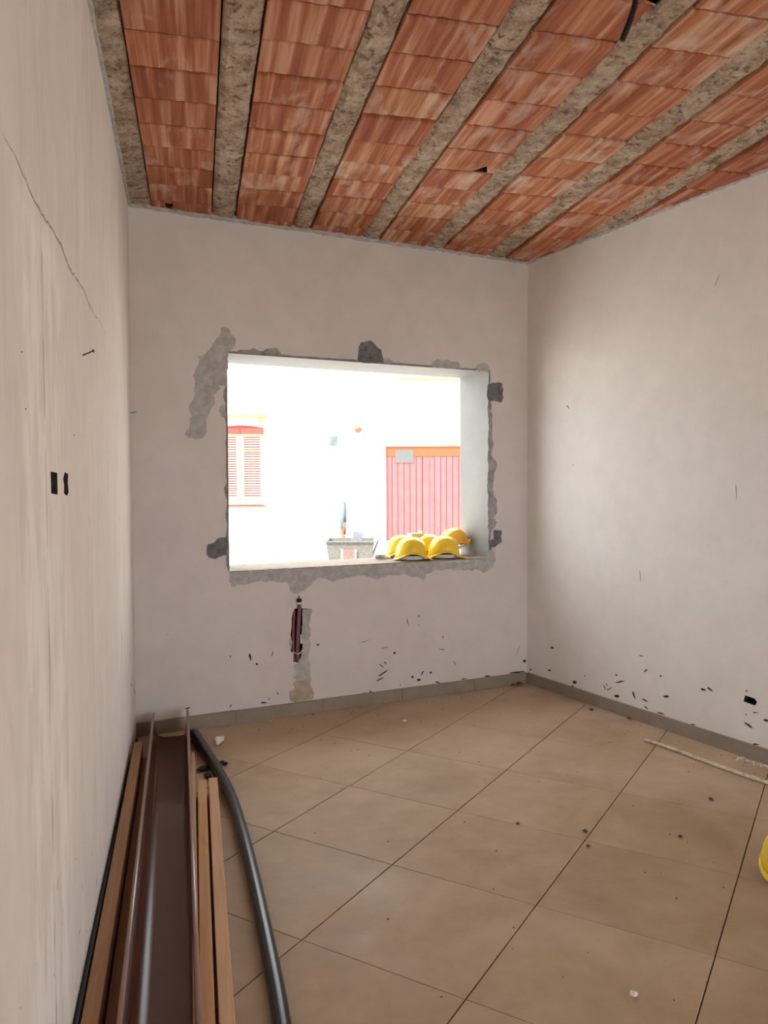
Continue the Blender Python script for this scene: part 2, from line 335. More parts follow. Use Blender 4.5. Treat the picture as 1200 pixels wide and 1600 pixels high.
MARKS_RIGHT = [(5.27, 0.319, 5.238, 0.324, 0.0141), (5.298, 0.146, 5.267, 0.152, 0.0142), (5.047, 0.114, 5.006, 0.124, 0.0182), (5.058, 0.086, 5.037, 0.089, 0.0107), (4.665, 0.109, 4.619, 0.12, 0.0171), (4.656, 0.2, 4.575, 0.233, 0.0071), (4.759, 0.163, 4.74, 0.131, 0.0072), (4.73, 0.133, 4.684, 0.163, 0.0058), (4.74, 0.178, 4.717, 0.161, 0.0058), (4.513, 0.178, 4.487, 0.129, 0.0125), (4.436, 0.148, 4.385, 0.14, 0.0096), (4.272, 0.202, 4.228, 0.213, 0.0133), (4.42, 0.323, 4.394, 0.346, 0.0095), (4.302, 0.322, 4.281, 0.329, 0.008), (4.008, 0.311, 3.972, 0.313, 0.0126), (3.965, 0.333, 3.927, 0.317, 0.0112), (3.728, 0.192, 3.676, 0.171, 0.0107), (3.615, 0.235, 3.579, 0.239, 0.0128), (3.68, 0.258, 3.646, 0.267, 0.0047), (3.711, 0.369, 3.704, 0.373, 0.0095), (4.657, 0.252, 4.639, 0.256, 0.0099), (4.418, 0.105, 4.385, 0.093, 0.0082), (4.319, 0.092, 4.258, 0.093, 0.008), (4.464, 0.42, 4.425, 0.423, 0.0055), (4.935, 0.185, 4.925, 0.187, 0.0089), (5.497, 0.11, 5.48, 0.11, 0.0147), (3.715, 0.237, 3.71, 0.238, 0.0071), (4.071, 0.085, 4.042, 0.089, 0.0064), (3.675, 0.085, 3.638, 0.093, 0.0071)]
MARKS_LEFT = [(1.917, 0.577, 1.943, 0.604, 0.004), (2.346, 0.358, 2.36, 0.374, 0.0035), (2.704, 0.185, 2.75, 0.223, 0.0048), (2.582, 0.354, 2.596, 0.355, 0.0038), (2.262, 0.275, 2.301, 0.276, 0.0047), (1.981, 0.46, 1.99, 0.465, 0.0029), (2.194, 0.163, 2.193, 0.192, 0.0045), (1.493, 0.575, 1.5, 0.577, 0.0031), (1.86, 0.409, 1.854, 0.419, 0.0044), (2.425, 0.191, 2.438, 0.195, 0.0036), (2.239, 0.498, 2.245, 0.503, 0.004), (2.856, 0.634, 2.87, 0.67, 0.0026), (3.945, 0.232, 3.963, 0.235, 0.0059), (2.375, 0.481, 2.381, 0.483, 0.0042), (2.992, 0.202, 3.012, 0.202, 0.0044), (1.642, 0.568, 1.645, 0.571, 0.0024), (4.771, 0.332, 4.898, 0.26, 0.011), (4.505, 0.42, 4.603, 0.385, 0.0065), (4.409, 0.619, 4.479, 0.577, 0.0051), (3.924, 0.797, 3.95, 0.774, 0.0046), (3.892, 1.381, 3.91, 1.325, 0.0035), (3.917, 1.285, 3.93, 1.276, 0.0047), (2.681, 1.424, 2.681, 1.373, 0.0024), (1.623, 1.772, 1.637, 1.774, 0.0029), (1.65, 1.666, 1.663, 1.667, 0.0029), (2.343, 1.658, 2.364, 1.659, 0.0035)]

# ------------------------------------------------------------------ the room shell
CEIL = 3.178
WB = 1/math.hypot(1, .2205)
def FB(a, z, d=0): return Vector((a + .2205*WB*d, 4.996 + .2205*a - WB*d, z))           # back wall: a = x
WR = 1/math.hypot(1, .2789)
def FR(a, z, d=0): return Vector((3.9774 - .2789*a - WR*d, a - .2789*WR*d, z))          # wall on the right: a = y
WL = 1/math.hypot(1, .016)
def FL(a, z, d=0): return Vector((-.2986 - .016*a + WL*d, a + .016*WL*d, z))            # wall on the left: a = y
def FBK(a, z, d=0): return Vector((a, -2.5 + d, z))                                     # behind the camera
CL, CR = -.377, 2.434
def wall(name, F, a0, a1, z1, thick, mat, holes=(), recess=(), thru=None, ext=(0, 0)):
    """front face with real holes, an outer face, closed edges; recess = (polygon, depth) cut in as dark pockets"""
    pts, fs = fill([(a0, 0), (a1, 0), (a1, z1), (a0, z1)], list(holes) + [r[0] for r in recess])
    vs = [F(a, z) for a, z in pts]; fc = list(fs)
    b0, b1 = a0-ext[0], a1+ext[1]
    hp = [thru] if thru else []
    p2, f2 = fill([(b0, -.25), (b1, -.25), (b1, z1), (b0, z1)], hp)
    k = len(vs); vs += [F(a, z, -thick) for a, z in p2]; fc += [tuple(k+i for i in f) for f in f2]
    k = len(vs); vs += [F(a0, 0), F(a1, 0), F(a1, z1), F(a0, z1), F(b0, -.25, -thick), F(b1, -.25, -thick), F(b1, z1, -thick), F(b0, z1, -thick)]
    for i in range(4):
        j = (i+1) % 4; fc.append((k+i, k+j, k+4+j, k+4+i))
    o = link(name, mesh(name, vs, fc), mat); tag(o, kind='structure')
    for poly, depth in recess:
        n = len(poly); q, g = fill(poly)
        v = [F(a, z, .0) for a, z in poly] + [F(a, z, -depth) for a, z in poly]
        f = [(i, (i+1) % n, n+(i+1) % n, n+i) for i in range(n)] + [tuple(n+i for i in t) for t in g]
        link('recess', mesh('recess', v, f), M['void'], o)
    return o
def rag_rect(a0, a1, z0, z1, seed, amp=.004, step=.06):
    g = random.Random(seed); P = []
    for (x0, y0), (x1, y1) in zip([(a0, z0), (a1, z0), (a1, z1), (a0, z1)], [(a1, z0), (a1, z1), (a0, z1), (a0, z0)]):
        L = math.hypot(x1-x0, y1-y0); n = max(2, int(L/step))
        for i in range(n):
            t = i/n; P.append((x0+(x1-x0)*t+g.uniform(-amp, amp), y0+(y1-y0)*t+g.uniform(-amp, amp)))
    return P
W0, W1, WZ0, WZ1, WT = .194, 2.098, .973, 2.346, .41      # window opening and wall thickness
g = random.Random(3)
hole = []
for i in range(40): hole.append((W0 + (W1-W0)*i/40, WZ0-.008))
for i in range(34): hole.append((W1 + .014 + .011*math.sin(i*1.3)+g.uniform(-.006, .009), WZ0 + (WZ1-WZ0)*i/34))
for i in range(40): hole.append((W1+.01 - (W1-W0+.02)*i/40, WZ1 + .013 + g.uniform(-.003, .004)))
for i in range(34): hole.append((W0 - .014 + .007*math.sin(i*1.7)-g.uniform(-.004, .010), WZ1 - (WZ1-WZ0)*i/34))
e = .02
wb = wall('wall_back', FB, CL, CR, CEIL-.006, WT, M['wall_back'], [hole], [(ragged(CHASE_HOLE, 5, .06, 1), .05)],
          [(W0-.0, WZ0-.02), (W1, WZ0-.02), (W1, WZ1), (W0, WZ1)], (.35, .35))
tag(wb, 'pale plastered end wall with a bare unglazed opening and grey mortar repairs', 'wall')
# rough dark mortar bed showing in the gap round the opening
O = [(W0-.06, WZ0-.05), (W1+.07, WZ0-.05), (W1+.07, WZ1+.06), (W0-.06, WZ1+.06)]; I = [(W0-.002, WZ0-.01), (W1+.002, WZ0-.01), (W1+.002, WZ1+.002), (W0-.002, WZ1+.002)]
p, f = fill(O, [I]); link('mortar_bed', mesh('mortar_bed', [FB(a, z, -.010) for a, z in p], f), M['mid'], wb)
for i, (col, poly) in enumerate(PATCHES):
    out = ragged(poly, 20+i, .13, 3); p, f = fill(out); n = len(out); d = .0014 + .0003*(i % 5)
    vs = [FB(a, z, d) for a, z in p] + [FB(a, z, -.002) for a, z in out]
    fs = list(f) + [(k, (k+1) % n, n+(k+1) % n, n+k) for k in range(n)]
    link('mortar_patch', mesh('mortar_patch', vs, fs), M[col], wb)
def marks(F, table, parent, seed):
    g = random.Random(seed); vs = []; fs = []
    for a0, z0, a1, z1, wd in table:
        d = Vector((a1-a0, z1-z0)); L = d.length
        if L < wd: d = Vector((wd*1.2, 0)); L = wd*1.2
        u = d/L; nrm = Vector((-u.y, u.x)); k = len(vs); N = 7
        for s in (1, -1):
            for i in range(N+1):
                t = i/N if s == 1 else 1-i/N
                h = s*wd*.62*(math.sin(math.pi*min(.98, max(.02, t**.8)))**.7)*g.uniform(.6, 1.15)
                q = Vector((a0, z0)) + u*(t*L) + nrm*h; vs.append(F(q.x, q.y, .0016))
        fs.append(tuple(range(k, k+2*N+2)))
    o = link('mud_marks', mesh('mud_marks', vs, fs), M['mud'], parent); o['kind'] = 'stuff'
marks(FB, MARKS_BACK, wb, 1)
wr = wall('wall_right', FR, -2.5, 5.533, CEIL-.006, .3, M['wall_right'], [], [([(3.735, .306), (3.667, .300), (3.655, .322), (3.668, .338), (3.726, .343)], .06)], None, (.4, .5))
tag(wr, 'pale plastered side wall catching the window light, with one small square hole', 'wall')
marks(FR, MARKS_RIGHT + [(4.46, .97, 4.452, .889, .004), (3.796, 1.517, 3.791, 1.421, .003), (5.115, 2.074, 5.09, 2.045, .006), (3.91, 2.698, 3.945, 2.63, .003), (5.05, 1.66, 5.05, 1.64, .004)], wr, 2)
LH = [([(1.950, 1.499), (2.048, 1.495), (2.046, 1.548), (1.948, 1.550)], .05), ([(2.150, 1.497), (2.205, 1.490), (2.235, 1.500), (2.222, 1.525), (2.234, 1.548), (2.17, 1.552), (2.142, 1.535), (2.155, 1.518)], .05)]
wl = wall('wall_left', FL, -2.5, 4.913, CEIL-.006, .3, M['wall_left'], [], LH, None, (.4, .9))
tag(wl, 'streaky plastered wall with two small switch box holes beside the planks', 'wall')
marks(FL, MARKS_LEFT, wl, 3)
# ragged edge of the old plaster fill, running along the wall at lintel height
gq = random.Random(31); top = []; low = []
for i in range(70):
    y = 1.45+2.0*i/69; z = 2.126+.008*math.sin(i*.35)+gq.uniform(-.005, .005); h = gq.uniform(.0008, .0035)*(1-abs(i/34.5-1)**3)
    top.append(FL(y, z+h, .0012)); low.append(FL(y, z-h, .0012))
n = len(top); link('plaster_crack', mesh('plaster_crack', top+low, [(i, i+1, n+i+1, n+i) for i in range(n-1)]), M['tan'], wl)
DX0, DX1, DZ = 1.25, 4.15, 2.4  # added unseen doorway, sized to let fill light into the room
wk = wall('wall_rear', FBK, -.27, 4.67, CEIL-.006, .3, M['wall_rear'], [[(DX0, .002), (DX1, .002), (DX1, DZ), (DX0, DZ)]], [], [(DX0, .002), (DX1, .002), (DX1, DZ), (DX0, DZ)], (.3, .3))
tag(wk, 'unseen plastered wall behind the camera with a wide doorway added for fill light', 'wall')
dr = box('fill_doorway_lining', (DX0-.02, -2.8, .0), (DX0, -2.5, DZ), M['reveal'], wk, .0)
box('fill_doorway_lining', (DX1, -2.8, .0), (DX1+.02, -2.5, DZ), M['reveal'], wk, .0)
box('fill_doorway_lining', (DX0, -2.8, DZ), (DX1, -2.5, DZ+.02), M['reveal'], wk, .0)

# window opening: plastered reveals and mortar sill
wn = empty('window_1', FB(1.146, WZ0)); tag(wn, 'bare rectangular window opening with smooth white reveals and dusty sill', 'window', None, 'structure')
def panel(name, a, b, mat, t=.006, d0=-.003):
    """a reveal slab: the segment a-b in wall coordinates, run through the wall's thickness"""
    dx, dz = b[0]-a[0], b[1]-a[1]; L = math.hypot(dx, dz); nx, nz = dz/L*t, -dx/L*t
    gq = random.Random(int(L*1000)); N = 26; vs = []; fs = []
    for i in range(N+1):
        s = i/N; x, z = a[0]+dx*s, a[1]+dz*s; j = gq.uniform(0, .003)
        inv = wn.location
        for (q, dd) in ((0, d0-j), (0, -WT), (1, -WT), (1, d0-j)):
            vs.append(FB(x+nx*q, z+nz*q, dd) - inv)
    for i in range(N):
        for k in range(4): fs.append((i*4+k, i*4+(k+1) % 4, i*4+4+(k+1) % 4, i*4+4+k))
    fs += [(0, 1, 2, 3), (N*4, N*4+1, N*4+2, N*4+3)]
    return link(name, mesh(name, vs, fs), mat, wn)
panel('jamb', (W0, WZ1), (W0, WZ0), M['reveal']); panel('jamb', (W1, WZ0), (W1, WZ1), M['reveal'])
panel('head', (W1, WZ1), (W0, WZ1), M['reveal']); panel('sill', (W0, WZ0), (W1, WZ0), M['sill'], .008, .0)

# floor: dark grout bed and every diagonal tile
RP = [Vector((-.2986+.016*2.5, -2.5)), Vector((3.9774+.2789*2.5, -2.5)), Vector((CR, 4.996+.2205*CR)), Vector((CL, 4.996+.2205*CL))]
fl = link('floor', mesh('floor', [(-.8, -3, -.006), (5.2, -3, -.006), (5.2, 6.2, -.006), (-.8, 6.2, -.006), (-.8, -3, -.25), (5.2, -3, -.25), (5.2, 6.2, -.25), (-.8, 6.2, -.25)],
          [(0, 1, 2, 3), (4, 5, 6, 7), (0, 1, 5, 4), (1, 2, 6, 5), (2, 3, 7, 6), (3, 0, 4, 7)]), M['grout'])
tag(fl, 'dusty greige floor of large square tiles laid diagonally', 'floor', None, 'structure')
def clip(poly, conv):
    n = len(conv)
    for i in range(n):
        a, b = conv[i], conv[(i+1) % n]; e = b-a; out = []
        ins = lambda q: e.x*(q.y-a.y)-e.y*(q.x-a.x) >= 0
        for p, q in zip(poly, poly[1:]+poly[:1]):
            if ins(p): out.append(p)
            if ins(p) != ins(q):
                r = q-p; t = ((a.x-p.x)*e.y-(a.y-p.y)*e.x)/(r.x*e.y-r.y*e.x); out.append(p+r*t)
        poly = out
        if len(poly) < 3: return []
    return poly
CT, ST = .7165, -.6976
TO = Vector((1.995, 4.2813))
def tp(i, j): return Vector((TO.x + .6*(CT*i+ST*j), TO.y + .6*(ST*i-CT*j)))
gt = random.Random(11)
for i in range(-9, 9):
    for j in range(-6, 16):
        a, b = .0036, .0019
        q = [tp(i+a, j+b), tp(i+1-a, j+b), tp(i+1-a, j+1-b), tp(i+a, j+1-b)]
        if (q[1]-q[0]).cross(q[2]-q[1]) < 0: q = q[::-1]
        q = clip(q, RP)
        if not q: continue
        c = sum(q, Vector((0, 0)))/len(q); n = len(q); dz = gt.uniform(-.0008, .0006)
        inner = [p + (c-p).normalized()*.0022 for p in q]
        vs = [(p.x-c.x, p.y-c.y, -.0065) for p in q] + [(p.x-c.x, p.y-c.y, -.0016+dz) for p in q] + [(p.x-c.x, p.y-c.y, dz) for p in inner]
        fs = [(k, (k+1) % n, n+(k+1) % n, n+k) for k in range(n)] + [(n+k, n+(k+1) % n, 2*n+(k+1) % n, 2*n+k) for k in range(n)] + [tuple(range(2*n, 3*n))]
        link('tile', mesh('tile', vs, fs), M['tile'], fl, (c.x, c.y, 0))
# baseboards, tile by tile
def baseboard(name, F, joints, h, label):
    root = empty(name, F(joints[0], 0)); tag(root, label, 'baseboard', None, 'structure'); gq = random.Random(len(joints))
    for a, b in zip(joints, joints[1:]):
        bm = bmesh.new(); t = gq.uniform(.010, .0125); hh = h+gq.uniform(-.002, .002)
        P = [F(a+.0014, 0, 0), F(b-.0014, 0, 0), F(b-.0014, 0, t), F(a+.0014, 0, t)]
        lo = [bm.verts.new(p-root.location) for p in P]; hi = [bm.verts.new(p-root.location+Vector((0, 0, hh-(.003 if k > 1 else 0)))) for k, p in enumerate(P)]
        bm.faces.new(lo); bm.faces.new(hi)
        for k in range(4): bm.faces.new((lo[k], lo[(k+1) % 4], hi[(k+1) % 4], hi[k]))
        link('tile', bmesh_done('tile', bm), M['baseboard'], root)
baseboard('baseboard_back', FB, [CL+.002, .221, .802, 1.384, 1.966, CR-.012], .083, 'grey brown tile skirting under the window opening')
baseboard('baseboard_right', FR, [-2.5+.0, -2.06, -1.476, -.892, -.308, .276, .86, 1.444, 2.028, 2.614, 3.2, 3.786, 4.368, 4.954, 5.52], .083, 'grey brown tile skirting along the bright side wall')

# ceiling: slab, concrete joists, terracotta blocks one by one
ce = link('ceiling', mesh('ceiling', [(x, y, z) for z in (3.30, 3.6) for x, y in ((-.9, -3), (5.3, -3), (5.3, 6.35), (-.9, 6.35))],
          [(0, 1, 2, 3), (4, 5, 6, 7), (0, 1, 5, 4), (1, 2, 6, 5), (2, 3, 7, 6), (3, 0, 4, 7)]), M['joist'])
tag(ce, 'unplastered ceiling of terracotta blocks between rough concrete joists', 'ceiling', None, 'structure')
EDGE = [(-.60, -.250), (.112, .245), (.622, .733), (1.097, 1.217), (1.575, 1.705), (2.070, 2.218), (2.553, 2.690), (3.035, 3.165), (3.515, 3.64), (3.99, 4.12), (4.47, 4.6)]
for n, (x0, x1) in enumerate(EDGE):
    gq = random.Random(100+n); NX, NY = 6, 150; vs = []; fs = []
    y0, y1 = -2.9, 5.9; cx = (x0+x1)/2
    for j in range(NY+1):
        l, r = gq.uniform(-.005, .003), gq.uniform(-.003, .005)
        for i in range(NX+1):
            x = x0+l+(x1+r-x0-l)*i/NX; zz = gq.uniform(-.005, .006) + (.012 if i in (0, NX) else 0)
            vs.append((x-cx, y0+(y1-y0)*j/NY, CEIL+zz))
    for j in range(NY):
        for i in range(NX): fs.append((j*(NX+1)+i, j*(NX+1)+i+1, (j+1)*(NX+1)+i+1, (j+1)*(NX+1)+i))
    k = len(vs); vs += [(v[0], v[1], 3.301) for v in (vs[0], vs[NX], vs[NY*(NX+1)+NX], vs[NY*(NX+1)])]
    fs += [(k, k+1, k+2, k+3)]
    L = [j*(NX+1) for j in range(NY+1)]; fs.append(tuple(L+[k+3, k])); fs.append(tuple([q+NX for q in L]+[k+2, k+1]))
    link('joist', mesh('joist', vs, fs, False), M['joist'], ce, (cx, 0, 0))
def block_mesh(seed, Wd=.37, L=.25):
    """flat fluted soffit, lower lip at one end, hollow cells showing at the ends"""
    gq = random.Random(seed); P = []
    n = 9; wv = Wd/n
    for i in range(n):
        x = -Wd/2+i*wv; dz = 0 if i % 2 == 0 else .0020
        P += [(x+wv*.10, dz), (x+wv*.90, dz)]
    N = len(P); vs = []; fs = []
    ys = [0, .008, L*.5, L-.008, L]; lift = [.004, 0, .001, .0025, .007]
    for y, z in zip(ys, lift):
        for x, dz in P: vs.append((x, y + (gq.uniform(-.0015, .0015) if y in (0, L) else 0), z+dz))
    for j in range(4):
        for i in range(N-1): fs.append((j*N+i, j*N+i+1, (j+1)*N+i+1, (j+1)*N+i))
    k = len(vs); vs += [(-Wd/2, 0, .11), (Wd/2, 0, .11), (Wd/2, L, .11), (-Wd/2, L, .11)]
    fs += [(k, k+1, k+2, k+3), tuple(list(range(N))+[k+1, k]), tuple(list(range(4*N, 5*N))+[k+2, k+3]),
           tuple([j*N for j in range(5)]+[k+3, k]), tuple([j*N+N-1 for j in range(5)]+[k+2, k+1])]
    return mesh('clay_block', vs, fs)
BM_ = [block_mesh(s) for s in range(5)]
def broken_block(holes, Wd, L):
    p, f = fill([(-Wd/2, 0), (Wd/2, 0), (Wd/2, L), (-Wd/2, L)], holes); vs = [(a, b, .001) for a, b in p]; fs = list(f)
    k = len(vs); vs += [(-Wd/2, 0, .11), (Wd/2, 0, .11), (Wd/2, L, .11), (-Wd/2, L, .11)]; fs += [(k, k+1, k+2, k+3)]
    fs += [(i, (i+1) % 4, k+(i+1) % 4, k+i) for i in range(4)]
    for h in holes:
        n = len(h); k = len(vs); vs += [(a, b, .001) for a, b in h] + [(a, b, .03) for a, b in h]
        fs.append(tuple(range(k+n, k+2*n)))
        fs += [(k+i, k+(i+1) % n, k+n+(i+1) % n, k+n+i) for i in range(n)]
    me = mesh('clay_block', vs, fs); me.materials.append(M['clay']); me.materials.append(M['void'])
    hv = {tuple(round(q, 5) for q in (a, b)) for h in holes for a, b in h}
    for f in me.polygons:
        if all(tuple(round(q, 5) for q in me.vertices[v].co[:2]) in hv for v in f.vertices): f.material_index = 1
    return me
BASE = [(3.061, .2505), (3.012, .2525), (3.002, .2555), (3.002, .2530), (2.998, .2535), (2.735, .2485), (2.963, .2505), (3.412, .245), (3.20, .25), (3.3, .25)]
BREAK = {0: [[(-.165, 4.845), (-.118, 4.850), (-.125, 4.90), (-.135, 4.93), (-.16, 4.92)]], 3: [[(1.440, 4.008), (1.525, 4.008), (1.522, 3.99), (1.496, 3.925), (1.480, 3.94), (1.455, 3.985)], [(1.47, 2.455), (1.575, 2.50), (1.572, 2.44), (1.50, 2.36), (1.45, 2.40)]]}
gq = random.Random(77)
for n in range(10):
    x0, x1 = EDGE[n][1]+.0075, EDGE[n+1][0]-.0075; cx, wd = (x0+x1)/2, x1-x0
    y, st = BASE[n]; k0 = int((y+2.6)/st); y -= k0*st
    while y < 4.996+.2205*x1+.12:
        if x0 < 3.9774-.2789*y+.2:
            gap = gq.choice([.001, .0015, .003, .005, .009])
            hs = [h for h in BREAK.get(n, []) if y < sum(q[1] for q in h)/len(h) < y+st]
            if hs:
                me = broken_block([[(a-cx, max(.004, min(st-gap-.004, b-y))) for a, b in h] for h in hs], wd, st-gap)
                o = link('clay_block', me, M['clay'], ce, (cx, y, CEIL))
            else:
                o = link('clay_block', BM_[gq.randrange(5)], M['clay'], ce, (cx, y+gap/2, CEIL+gq.uniform(-.007, .005)))
                o.scale = (wd/.37, (st-gap)/.25, 1); o.rotation_euler = (gq.uniform(-.012, .016), gq.uniform(-.006, .006), 0)
        y += st
# ragged mortar smeared where ceiling meets the walls
def bead(F, a0, a1, seed, wmax=.05):
    g = random.Random(seed); vs = []; fs = []; N = int((a1-a0)/.02)
    low = .0
    for i in range(N+1):
        a = a0+(a1-a0)*i/N; low = .75*low+.25*g.uniform(.0, wmax); dn = low*.5+g.uniform(0, .008); d = .008+low*g.uniform(.5, 1.1)
        vs += [F(a, CEIL-dn, -.001), F(a, CEIL-dn*.6-.004, .004+d*.35), F(a, CEIL-.007+g.uniform(-.003, .003), d), F(a, CEIL+.012, d+.004)]
    for i in range(N):
        for k in range(3): fs.append((i*4+k, i*4+k+1, i*4+4+k+1, i*4+4+k))
    o = link('mortar_bead', mesh('mortar_bead', vs, fs), M['light'], ce); o['kind'] = 'stuff'
bead(FB, CL, CR, 5, .045); bead(FR, 1.0, 5.53, 6, .022); bead(FL, 1.0, 4.9, 8, .016)

# ------------------------------------------------------------------ things in the room
# brown steel gutter: U trough with rolled rims
GA = math.atan2(.062, 2.84); GF = Vector((-.172, 4.855, 0))
gr = empty('gutter_channel', (GF.x, GF.y, 0), (0, 0, GA)); tag(gr, 'long glossy brown steel gutter channel lying between the battens along the wall', 'gutter')
prof = [(-.0985, .148), (-.094, .11), (-.087, .07)]
for k in range(9):
    q = math.pi*(1+.5*k/8); prof.append((-.035+.052*math.cos(q), .054+.052*math.sin(q)))
prof += [(.0, .002), (.045, .002)]
for k in range(1, 7):
    q = math.pi*(1.5+.5*k/6); prof.append((.058+.026*math.cos(q), .028+.026*math.sin(q)))
prof += [(.088, .07), (.0945, .11), (.0985, .148)]
NP = len(prof); GL = 3.9; vs = []; fs = []
off = []
for i, (x, z) in enumerate(prof):
    a, b = Vector(prof[max(i-1, 0)]), Vector(prof[min(i+1, NP-1)]); d = (b-a).normalized(); off.append((x+d.y*.0, z) if 0 else (x - d.y*-.0018, z - d.x*.0018 if 0 else z+d.x*.0018))
for y in (0, -GL*.33, -GL*.66, -GL):
    vs += [(x, y, z) for x, z in prof] + [(x, y, z) for x, z in off]
for s in range(3):
    a, b = s*2*NP, (s+1)*2*NP
    for i in range(NP-1):
        fs += [(a+i, a+i+1, b+i+1, b+i), (a+NP+i, a+NP+i+1, b+NP+i+1, b+NP+i)]
fs += [(i, i+1, NP+i+1, NP+i) for i in range(NP-1)]
link('trough', mesh('trough', vs, fs, True), M['gutter'], gr)
for sx in (-1, 1):
    link('rim', tube_mesh('rim', [(sx*.0985, 0, .15), (sx*.0985, -GL*.5, .15), (sx*.0985, -GL, .15)], .0078, 10), M['rim'], gr)

def batten(name, a, b, wd, h, mat, label, near=1.0, z0=0):
    """straight batten from its far end a towards the camera through b, down to y = near"""
    a = Vector(a); b = Vector(b); d = (b-a)/(b.y-a.y); e = a+d*(near-a.y)
    ln = (a-e).length; bm = bmesh.new(); bx(bm, (-wd/2, -ln, 0), (wd/2, 0, h), .0022)
    o = link(name, bmesh_done(name, bm), mat, None, (a.x, a.y, z0), (0, 0, math.atan2(-(a.x-e.x), a.y-e.y)))
    return tag(o, label, 'batten', 'wooden battens along the wall')
batten('batten', (-.326, 4.40), (-.288, 2.1), .044, .13, M['wood3'], 'tall dark wooden batten nearest the streaky wall')
batten('batten', (-.281, 4.34), (-.241, 2.1), .038, .06, M['wood3'], 'low dark wooden batten squeezed between another batten and the gutter')
batten('batten', (-.040, 4.31), (-.0185, 2.1), .019, .08, M['wood2'], 'thin pale wooden lath tucked tight under the gutter rim')
batten('batten', (.0055, 3.89), (.010, 2.1), .040, .08, M['wood'], 'orange wooden batten in the middle of the three beside the gutter')
batten('batten', (.058, 3.905), (.061, 2.09), .043, .08, M['wood2'], 'greyish worn wooden batten nearest the black pipe')

hp = [(-.035, 4.80, .031), (.024, 4.476, .031), (.086, 4.134, .031), (.137, 3.775, .031), (.169, 3.367, .030), (.188, 2.977, .029), (.199, 2.649, .029), (.206, 2.384, .029), (.209, 2.15, .029), (.205, 1.7, .029), (.19, 1.0, .029)]
path = smooth_path(hp, 8); rr = [.031-.004*min(1, i/30) for i in range(len(path))]
tag(link('pipe', tube_mesh('pipe', path, rr, 20), M['hose']), 'thick black plastic pipe curving along the floor beside the battens', 'pipe')
tag(link('cable', tube_mesh('cable', smooth_path([(-.365, 4.80, .02), (-.3565, 4.2, .03), (-.3405, 3.2, .10), (-.326, 2.3, .118), (-.3055, 1.0, .118)], 10), .0075, 10), M['black']), 'thin black cable trapped between the streaky wall and battens', 'cable')
for i, (x, y, r, rz) in enumerate([(.018, 4.235, .026, .4), (.035, 4.12, .022, 1.9), (.118, 4.30, .020, 2.6)]):
    o = link('rubber_scrap', lump('rubber_scrap', r, 40+i, 2, .45), M['black'], None, (x, y, 0), (0, 0, rz)); o.scale = (1.5, .8, 1)
    tag(o, ['torn black rubber scrap inside the pipe bend, farther one', 'torn black rubber scrap by the end of the batten', 'torn black rubber scrap on the outer side of the pipe'][i], 'scrap', 'torn rubber scraps')

rod = smooth_path([(2.546, 4.085, .011), (2.60, 3.93, .011), (2.662, 3.69, .011), (2.72, 3.49, .011), (2.785, 3.30, .011), (2.88, 3.0, .011)], 8)
gq = random.Random(9)
ro = link('rod', tube_mesh('rod', rod, [.0085+gq.uniform(-.0015, .0025)+.003*(i/len(rod)) for i in range(len(rod))], 9), plain('plaster_crusted_rod', (.60, .52, .42), .95, .1, .3, 40, .6))
tag(ro, 'plaster crusted stick lying on the floor along the bright wall', 'stick')
def chunk(x, y, r, seed, mat, label, cat='rubble', sc=(1, 1, 1), group='loose lumps on the floor'):
    o = link('plaster_lump', lump('plaster_lump', r, seed, 2, .55), mat, None, (x, y, 0), (0, 0, seed*.7)); o.scale = sc
    return tag(o, label, cat, group)
chunk(.106, 4.655, .040, 51, M['white'], 'white plaster lump on the tiles by the far end of the black pipe', sc=(1.1, .6, .9))
chunk(.006, 4.735, .014, 52, M['white'], 'tiny white plaster crumb touching the black pipe')
chunk(1.238, 2.038, .012, 53, M['white'], 'pale pebble alone in the middle of a near floor tile')
chunk(1.272, 4.802, .014, 54, M['white'], 'small white crumb on the floor under the window opening')
for i, (x, y, r, lb) in enumerate([(1.626, 3.074, .010, 'dark crumb on the joint crossing at the centre of the floor'), (1.572, 2.944, .008, 'dark crumb just beside the long joint below the crossing'), (1.373, 3.217, .008, 'dark crumb on a thin cross joint mid floor'),
        (1.998, 2.931, .009, 'dark crumb on the tile between the crossing and the yellow helmet'), (2.377, 3.245, .010, 'dark double crumb near the plaster crusted stick'), (2.551, 4.742, .014, 'dark lump against the bright wall skirting, farther one'), (2.688, 4.50, .013, 'dark lump against the bright wall skirting, nearer one')]):
    chunk(x, y, r, 60+i, M['crumb'], lb)
chunk(2.355, 5.475, .022, 70, M['crumb'], 'dark lump of rubble in the room corner beside the skirting')
chunk(2.30, 5.470, .014, 71, M['crumb'], 'smaller dark lump next to the one in the room corner')
# crumbs too many to count
gq = random.Random(21); vs = []; fs = []
def pyr(x, y, r, mset=None):
    k = len(vs); a = gq.uniform(0, 6)
    for i in range(4): vs.append((x+r*gq.uniform(.6, 1.2)*math.cos(a+i*1.57), y+r*gq.uniform(.6, 1.2)*math.sin(a+i*1.57), -.0005))
    vs.append((x, y, r*gq.uniform(.5, .9))); fs.extend([(k, k+1, k+4), (k+1, k+2, k+4), (k+2, k+3, k+4), (k+3, k, k+4)])
for i in range(330):
    t = gq.random()
    if t < .45: a = gq.uniform(.1, 2.38); p = FB(a, 0, .02+gq.expovariate(9)); x, y = p.x, p.y
    elif t < .75: a = gq.uniform(2.6, 5.3); p = FR(a, 0, .02+gq.expovariate(9)); x, y = p.x, p.y
    else: x, y = gq.uniform(.4, 2.8), gq.uniform(1.9, 4.8)
    if x < .35 or x > 3.9-.2789*y: continue
    pyr(x, y, gq.uniform(.002, .006))
